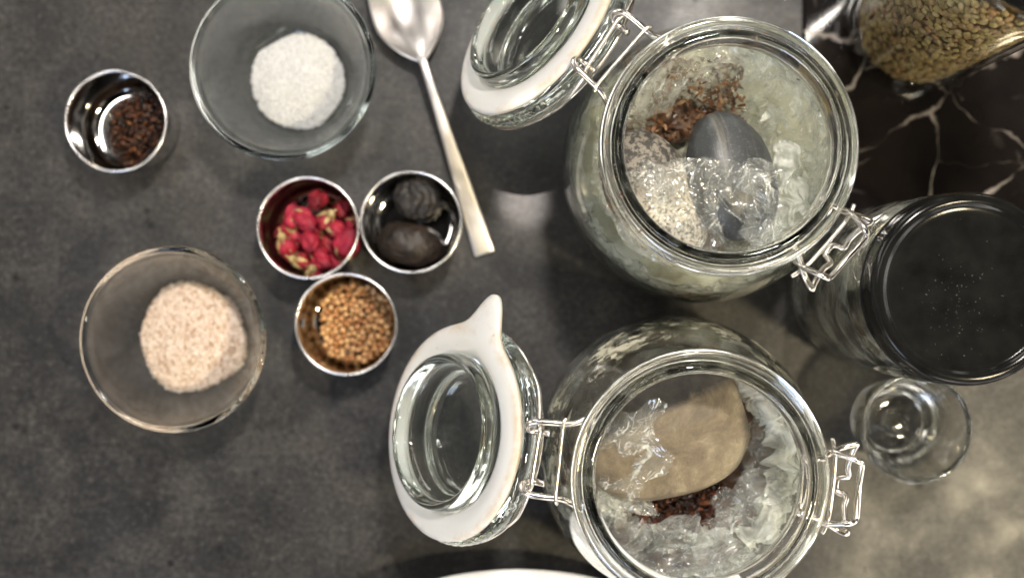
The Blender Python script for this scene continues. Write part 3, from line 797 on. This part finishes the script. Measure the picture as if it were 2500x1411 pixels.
# ------------------------------------------------------------------ jar contents
def crumple(nu, nvv, fn, amp, seed, freq=1.1, jit=.0, closed_u=False, LU=1.0, LV=1.0, ang=.5, stretch=2.6):
    """sheet fn(u,v)->Vector folded along long creases; LU, LV are its rough lengths in cm"""
    cols = nu if closed_u else nu + 1
    def ridg(x, y, k): return 1 - 2.2 * abs(noise.noise(Vector((x, y, seed * 3.7 + k * 11.3))))
    P = [[Vector(fn(i / nu, j / nvv)) for i in range(cols)] for j in range(nvv + 1)]
    V, F = [], []
    for j in range(nvv + 1):
        for i in range(cols):
            p = P[j][i]
            a, b_ = P[j][(i + 1) % cols if closed_u else min(i + 1, nu)], P[j][(i - 1) % cols if closed_u else max(i - 1, 0)]
            c, e = P[min(j + 1, nvv)][i], P[max(j - 1, 0)][i]
            nn = (a - b_).cross(c - e)
            nn = nn.normalized() if nn.length > 1e-9 else Vector((0, 0, 1))
            q = p + Vector((nv(p, .8, seed), nv(p, .8, seed + 5), nv(p, .8, seed + 9))) * 1.1
            x = q.x * math.cos(ang) + q.y * math.sin(ang) + .4 * q.z; y = -q.x * math.sin(ang) + q.y * math.cos(ang) - .6 * q.z
            h = 0
            for o, (f, am) in enumerate(((freq * .5, 1), (freq * 1.15, .55), (freq * 2.6, .26), (freq * 5.5, .10))):
                h += am * (ridg(x * f, y * f * stretch, o) - .4)
            lat = Vector((nv(p, freq, seed + 21), nv(p, freq, seed + 22), nv(p, freq, seed + 23)))
            V.append(tuple(p + nn * h * amp + lat * amp * .9))
    for j in range(nvv):
        for i in range(nu):
            a = j * cols + i; b_ = j * cols + (i + 1) % cols; c = a + cols; d_ = b_ + cols
            F.append((a, b_, d_, c))
    return V, F

def clampin(vf, axis_off=(0, 0), gap=.12):
    V = []
    for x, y, z in vf[0]:
        z = max(z, 1.05); r = math.hypot(x, y); m = inner_r(z) - gap
        if r > m: x, y = x * m / r, y * m / r
        V.append((x, y, z))
    return V, vf[1]

def lump_fill(zt, seed, R=.97, amp=.35):
    prof = [(0, 1.05)] + [(inner_r(z) * R - .1, z) for z in [1.1 + i * (zt - 1.1) / 14 for i in range(15)]] + [(inner_r(zt) * R * k - .1 * k, zt + .15) for k in (.85, .65, .45, .25, .1)] + [(0, zt + .15)]
    V, F = lathe(prof, 90)
    W = []
    for p in V:
        a = nv(p, 1.1, seed) * amp + nv(p, 3, seed) * amp * .5
        q = Vector(p); r = math.hypot(q.x, q.y)
        if q.z > zt - .1: q.z += a * 1.6
        elif r > .5: q.x *= 1 - abs(a) * .08; q.y *= 1 - abs(a) * .08
        W.append(tuple(q))
    return W, F

def flakes(n, fn, size, seed):
    rnd = random.Random(seed); out = []
    for _ in range(n):
        p = fn(rnd)
        a = size * rnd.uniform(.5, 1.6); b_ = size * rnd.uniform(.15, .45)
        V = [(-a, -b_, 0), (-.2 * a, -b_ * 1.3, .15 * a), (a, -b_ * .4, 0), (a * .9, b_ * .6, .05 * a), (.1 * a, b_ * 1.2, .2 * a), (-a * .9, b_, 0)]
        out.append(xf((V, [(0, 1, 4, 5), (1, 2, 3, 4)]), TRS(p, (rnd.uniform(-.9, .9), rnd.uniform(-.9, .9), rnd.uniform(0, 6.3)))))
    return join(out)

# upper jar: pale mash at the bottom, brown mash above, bag of film round the stones
f1 = mk('ferment', lump_fill(6.6, 3, .97), M['pale'], loc=J1); tag(f1, 'pale fermenting mash filling the bottom of the upper jar', 'ferment', kind='stuff')
fb = mk('brown_bits', flakes(900, lambda r: (r.uniform(-4.0, 1.6), r.uniform(1.0, 4.9), r.uniform(6.9, 8.7)), .17, 5), M['chili'], f1, smooth=False); fb['kind'] = 'stuff'
fb = mk('brown_bits', flakes(160, lambda r: (r.uniform(-1.2, 2.2), r.uniform(-4.2, -3.0), r.uniform(7.4, 8.6)), .25, 6), M['chili'], f1, smooth=False); fb['kind'] = 'stuff'

def wallspots(r):
    a = math.radians(r.uniform(5, 120)); z = r.uniform(8.4, 11.8); q = inner_r(z) - .10
    return (q * math.cos(a), q * math.sin(a), z)
ws = mk('wall_crumbs', flakes(46, wallspots, .11, 61), M['olive'], f1, smooth=False); ws['kind'] = 'stuff'
def rimspots(r):
    a = r.uniform(0, 6.28); q = r.choice((4.62, 4.98, 5.2)) + r.uniform(-.05, .05); return (q * math.cos(a), q * math.sin(a), 14.08 if q < 4.8 else 13.95)
rs = mk('rim_crumbs', flakes(34, rimspots, .075, 63), M['chili'], j1, smooth=False); rs['kind'] = 'stuff'
rs = mk('rim_crumbs', flakes(12, rimspots, .06, 67), M['chili'], j2, smooth=False); rs['kind'] = 'stuff'
bag1 = empty('plastic_bag', (J1.x, J1.y, 0)); tag(bag1, 'crumpled clear plastic bag wrapped round the two stones in the upper jar', 'plastic bag')
def sleeve(z0, z1, gap=.3):
    def fn(u, v):
        z = z0 + (z1 - z0) * v; a = u * 2 * PI; r = inner_r(z) - gap
        return Vector((r * math.cos(a), r * math.sin(a), z))
    return fn
mk('bag_wall', clampin(crumple(260, 80, sleeve(1.6, 8.6), .30, 3, .8, .2, True)), M['filmmilk'], bag1, closed=False)
def fold1(u, v):       # collar of bunched film round the stones
    a = u * 2 * PI; r = 5.4 - 2.6 * v; z = 9.3 - 2.0 * v ** 1.5
    return Vector((r * math.cos(a), r * math.sin(a), z))
mk('bag_fold', clampin(crumple(240, 60, fold1, .40, 8, 1.0, .3, True)), M['film'], bag1, closed=False)

def patch(pts, z, amp, seed, mat, parent, J, n=26, name='film_flap', freq=1.4, smooth=False, lift=None):
    """pts: four photo pixel corners at height z -> crumpled sheet"""
    q = [Vector(at(px, py, zz)) - Vector((J.x, J.y, 0)) for (px, py), zz in zip(pts, z)]
    def fn(u, v):
        p = (q[0] * (1 - u) + q[1] * u) * (1 - v) + (q[3] * (1 - u) + q[2] * u) * v
        if lift: p.z += lift * math.sin(PI * u) * math.sin(PI * v)
        return p
    cr_ = crumple(n * 2, n * 2, fn, amp, seed, freq * .8, ang=seed * 1.3); m = n * 2
    def keep(k):
        u, v = (k % m + .5) / m, (k // m + .5) / m
        return min(u, 1 - u, v, 1 - v) > .13 + .32 * noise.noise(Vector((u * 3, v * 3, seed)))
    if n > 14: cr_ = (cr_[0], [f for k, f in enumerate(cr_[1]) if keep(k)])
    return mk(name, clampin(cr_), mat, parent, closed=False)
patch([(1700, 360), (1885, 375), (1965, 600), (1740, 600)], (11.2, 11.0, 10.2, 10.4), .30, 21, M['filmclear'], bag1, J1, 34, freq=1.1, lift=.5)
patch([(1740, 370), (1900, 390), (1950, 590), (1800, 610)], (11.7, 11.4, 10.6, 10.8), .42, 22, M['filmclear'], bag1, J1, 26, freq=1.6, lift=.5)
patch([(1880, 290), (1960, 300), (1995, 560), (1880, 600)], (9.6, 9.8, 9.8, 9.0), .5, 23, M['filmmilk'], bag1, J1, 30, freq=1.5)
patch([(1800, 260), (1900, 230), (1960, 330), (1880, 330)], (9.4, 9.8, 9.8, 9.3), .45, 24, M['filmmilk'], bag1, J1, 22, freq=1.7)
patch([(1520, 350), (1690, 400), (1720, 600), (1560, 560)], (10.4, 11.2, 10.4, 10.2), .22, 25, M['filmclear'], bag1, J1, 24, freq=1.0, lift=.4)
patch([(1740, 560), (1960, 500), (1930, 620), (1760, 650)], (9.4, 9.6, 9.0, 8.8), .45, 26, M['film'], bag1, J1, 26, freq=1.6)
patch([(1490, 420), (1700, 330), (1960, 420), (1700, 690)], (10.6, 11.5, 11.2, 10.2), .26, 51, M['filmclear'], bag1, J1, 44, freq=.75, lift=.6)
# stiff upright corners of the bag
patch([(1540, 300), (1588, 180), (1608, 178), (1572, 302)], (9.0, 12.2, 12.2, 9.2), .05, 27, M['film'], bag1, J1, 10, freq=1.0)
patch([(1572, 302), (1608, 190), (1690, 200), (1600, 280)], (9.2, 12.0, 11.4, 9.2), .08, 28, M['filmclear'], bag1, J1, 12, freq=1.0)
patch([(1600, 280), (1662, 195), (1680, 192), (1640, 270)], (9.2, 11.8, 11.8, 9.2), .05, 29, M['film'], bag1, J1, 8, freq=1.0)

# lower jar
f2 = mk('ferment', lump_fill(3.8, 9, .97), M['ferment'], loc=J2); tag(f2, 'dark red brown fermenting mash under the big stone in the lower jar', 'ferment', kind='stuff')
fb = mk('brown_bits', flakes(700, lambda r: (r.uniform(-3.0, 1.9), r.uniform(-3.2, -.6), r.uniform(6.6, 8.2)), .2, 15), M['chilidark'], f2, smooth=False); fb['kind'] = 'stuff'
bag2 = empty('plastic_bag', (J2.x, J2.y, 0)); tag(bag2, 'crumpled pale plastic bag around the big beige stone in the lower jar', 'plastic bag')
def sleeve2(u, v):
    a = PI * .62 + u * PI * 1.55; z = 2.0 + 7.2 * v; r = inner_r(z) - .3
    return Vector((r * math.cos(a), r * math.sin(a), z))
mk('bag_wall', clampin(crumple(220, 80, sleeve2, .30, 31, .8)), M['film'], bag2, closed=False)
def fold2(u, v):
    a = -PI * .98 + u * PI * 1.15; r = 5.3 - 2.0 * v; z = 8.4 + .8 * math.sin(PI * v) - .9 * v
    return Vector((r * math.cos(a), r * math.sin(a), z))
mk('bag_fold', clampin(crumple(240, 70, fold2, .5, 33, 1.0)), M['film'], bag2, closed=False)
def fold3(u, v):
    a = -PI * .30 + u * PI * .70; r = 5.0 - 1.1 * v; z = 8.9 + .7 * math.sin(PI * v)
    return Vector((r * math.cos(a), r * math.sin(a), z))
mk('bag_fold', clampin(crumple(120, 50, fold3, .45, 35, 1.1)), M['filmmilk'], bag2, closed=False)
patch([(1420, 1080), (1560, 1170), (1640, 1290), (1440, 1280)], (10.2, 9.8, 8.8, 9.0), .35, 41, M['film'], bag2, J2, 28, freq=1.4)
patch([(1480, 1250), (1700, 1250), (1860, 1330), (1560, 1380)], (9.0, 8.4, 8.6, 8.8), .5, 42, M['film'], bag2, J2, 32, freq=1.5)
patch([(1720, 1230), (1870, 1090), (1870, 1290), (1780, 1360)], (8.6, 9.0, 9.2, 8.8), .42, 43, M['filmclear'], bag2, J2, 24, freq=1.2)
patch([(1400, 1000), (1640, 960), (1660, 1180), (1440, 1260)], (11.0, 11.8, 11.3, 9.6), .20, 44, M['filmclear'], bag2, J2, 22, freq=1.0)

# ------------------------------------------------------------------ tall jar with black lid
def black_lid_jar():
    x, y, _ = at(2364, 705, 15.2)
    e = empty('lidded_jar', (x, y, .004)); tag(e, 'tall empty clear glass jar closed by a dusty black lid, at the right edge', 'jar')
    P = [(0, .45), (2.8, .4), (3.4, .0), (3.8, .1), (4.1, .6), (4.15, 1.5), (4.15, 11.2), (4.05, 12.2), (3.75, 12.9), (3.66, 13.4), (3.66, 15.0), (3.45, 15.0), (3.42, 13.3), (3.6, 12.8), (3.82, 12.1), (3.9, 11.2), (3.9, 1.6), (3.8, 1.1), (3.4, .85), (0, .8)]
    mk('jar_body', lathe(chaikin(P, 2), 128), M['hazeglass'], e)
    L = [(0, 15.12), (3.25, 15.12), (3.4, 15.18), (3.5, 15.3), (3.66, 15.34), (3.86, 15.28), (3.98, 15.1), (4.0, 14.9), (3.98, 13.9), (4.05, 13.82), (4.05, 13.66), (3.95, 13.6), (3.74, 13.6), (3.72, 15.03), (0, 15.03)]
    lid = mk('lid', lathe(chaikin(L, 2), 128), M['black'], e)
    rnd = random.Random(3)
    def fn(r):
        if r.random() < .3: a, q = r.uniform(0, 6.3), 3.2 * math.sqrt(r.random()); return (q * math.cos(a), q * math.sin(a), 15.128)
        return (r.gauss(-.4, .7), r.gauss(-.6, 1.0), 15.128)
    out = []
    for _ in range(110):
        p = fn(rnd); s = rnd.uniform(.006, .02)
        out.append(xf(ICO[0], TRS(p, (rnd.random() * 6, 0, rnd.random() * 6), (s * rnd.uniform(1, 3), s, s * .4))))
    d = mk('dust', join(out), M['dust'], lid, smooth=False); d['kind'] = 'stuff'
black_lid_jar()

# ------------------------------------------------------------------ small thick glass
x, y, _ = at(2238, 1046, 5.0)
P = [(0, .35), (.6, .3), (1.5, .05), (1.85, .0), (2.0, .15), (2.1, .7), (2.45, 3.0), (2.72, 4.85), (2.74, 4.98), (2.64, 5.05), (2.52, 4.98), (2.48, 4.8), (2.18, 3.0), (1.85, 1.9), (1.5, 1.45), (1.1, 1.3), (.72, 1.3), (.6, 1.55), (.45, 1.68), (0, 1.7)]
g = mk('shot_glass', lathe(chaikin(P, 2), 96), M['hazeglass'], loc=(x, y, .004)); tag(g, 'small empty thick bottomed clear glass beside the black lidded jar', 'glass')

# ------------------------------------------------------------------ lentil jar
def lentil_jar():
    x, y, _ = at(2222, 68, .35)
    e = empty('storage_jar', (x, y, .354)); tag(e, 'tall clear glass jar full of brown lentils in the upper right corner', 'jar')
    P = [(0, .3), (2.6, .25), (3.0, 0), (3.3, .1), (3.52, .5), (3.55, 1.2), (3.55, 15.5), (3.3, 16.6), (3.0, 17), (3.0, 18), (2.8, 18), (2.8, 16.9), (3.1, 16.4), (3.33, 15.4), (3.33, 1.3), (3.2, .9), (2.8, .75), (0, .7)]
    mk('jar_body', lathe(chaikin(P, 2), 96), M['thin'], e)
    mk('lid', lathe(chaikin([(0, 18.4), (3.0, 18.4), (3.15, 18.2), (3.15, 17.3), (3.05, 17.2), (3.03, 18.05), (0, 18.1)], 1), 64), M['black'], e)
    # the core of the filling and the lentils packed against the glass
    rnd = random.Random(9); vv = []
    for p in ICO[2][0]: vv.append((p[0] * .19, p[1] * .185, p[2] * .11))
    pts = []
    tries = 0
    toward = math.atan2(-y, -x)
    while len(pts) < 2000 and tries < 60000:
        tries += 1
        a = toward + rnd.uniform(-1.75, 1.75); z = rnd.uniform(.95, 15.5); r = 3.10 - .35 * rnd.random() ** 2
        if z < 1.6: r -= (1.6 - z) * .4
        p = Vector((r * math.cos(a), r * math.sin(a), z))
        if all((p - q).length > .275 for q in pts): pts.append(p)
    # rank by how largely they show: inside the frame, facing the camera
    def score(p):
        wx, wy, wz = x + p.x, y + p.y, p.z + .35; s = PX0 * CAMH / (CAMH - wz)
        ix, iy = 1250 + wx * s, 705 - wy * s
        if ix > 2500 or iy < 0: return -1
        nrm = Vector((p.x, p.y, 0)).normalized(); vw = (Vector((-wx, -wy, CAMH - wz))).normalized()
        return nrm.dot(vw) + .02 * s / 50
    pts.sort(key=score, reverse=True)
    first = None; rest = []
    for i, p in enumerate(pts):
        a = math.atan2(p.y, p.x)
        rot = Euler((rnd.uniform(-.4, .4), PI / 2 + rnd.uniform(-.45, .45), 0)).to_matrix().to_4x4()
        Mx = Matrix.Translation(p) @ Matrix.Rotation(a, 4, 'Z') @ rot @ Matrix.Scale(rnd.uniform(.85, 1.12), 4)
        if i < 300 and score(p) > -1:
            if first is None: o = mk('lentil', (vv, ICO[2][1]), M['lentil']); first = o
            else: o = first.copy(); COL.objects.link(o)
            W = Matrix.Translation(Vector((x, y, .354))) @ Mx
            o.matrix_world = Matrix.LocRotScale(W.to_translation() * CM, W.to_quaternion(), W.to_scale())
            tag(o, 'flat brown lentil pressed against the wall of the upper right jar', 'lentil', 'lentils in the glass jar')
        else: rest.append(xf((ICO[1][0], ICO[1][1]), Mx @ Matrix.Diagonal((.215, .19, .11, 1))))
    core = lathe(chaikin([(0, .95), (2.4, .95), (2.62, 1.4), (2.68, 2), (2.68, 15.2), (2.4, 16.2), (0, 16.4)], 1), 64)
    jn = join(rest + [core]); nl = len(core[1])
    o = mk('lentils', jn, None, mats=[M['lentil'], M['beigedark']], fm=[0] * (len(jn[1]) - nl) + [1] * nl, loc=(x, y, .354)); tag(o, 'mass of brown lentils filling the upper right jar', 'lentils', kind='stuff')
lentil_jar()

# ------------------------------------------------------------------ white plate at the lower edge
cx_, cy_ = .3, -14.25 - 17.5
pl = mk('white_plate', lathe(chaikin([(0, .35), (9, .35), (9.5, 0), (10.5, 0), (11, .4), (14, 1.3), (17.3, 2.35), (17.5, 2.5), (17.4, 2.62), (17.1, 2.6), (13.8, 1.6), (10.8, .75), (0, .6)], 2), 160), M['plate'], loc=(cx_, cy_, .004))
tag(pl, 'white glazed plate whose rim shows at the bottom edge', 'plate')
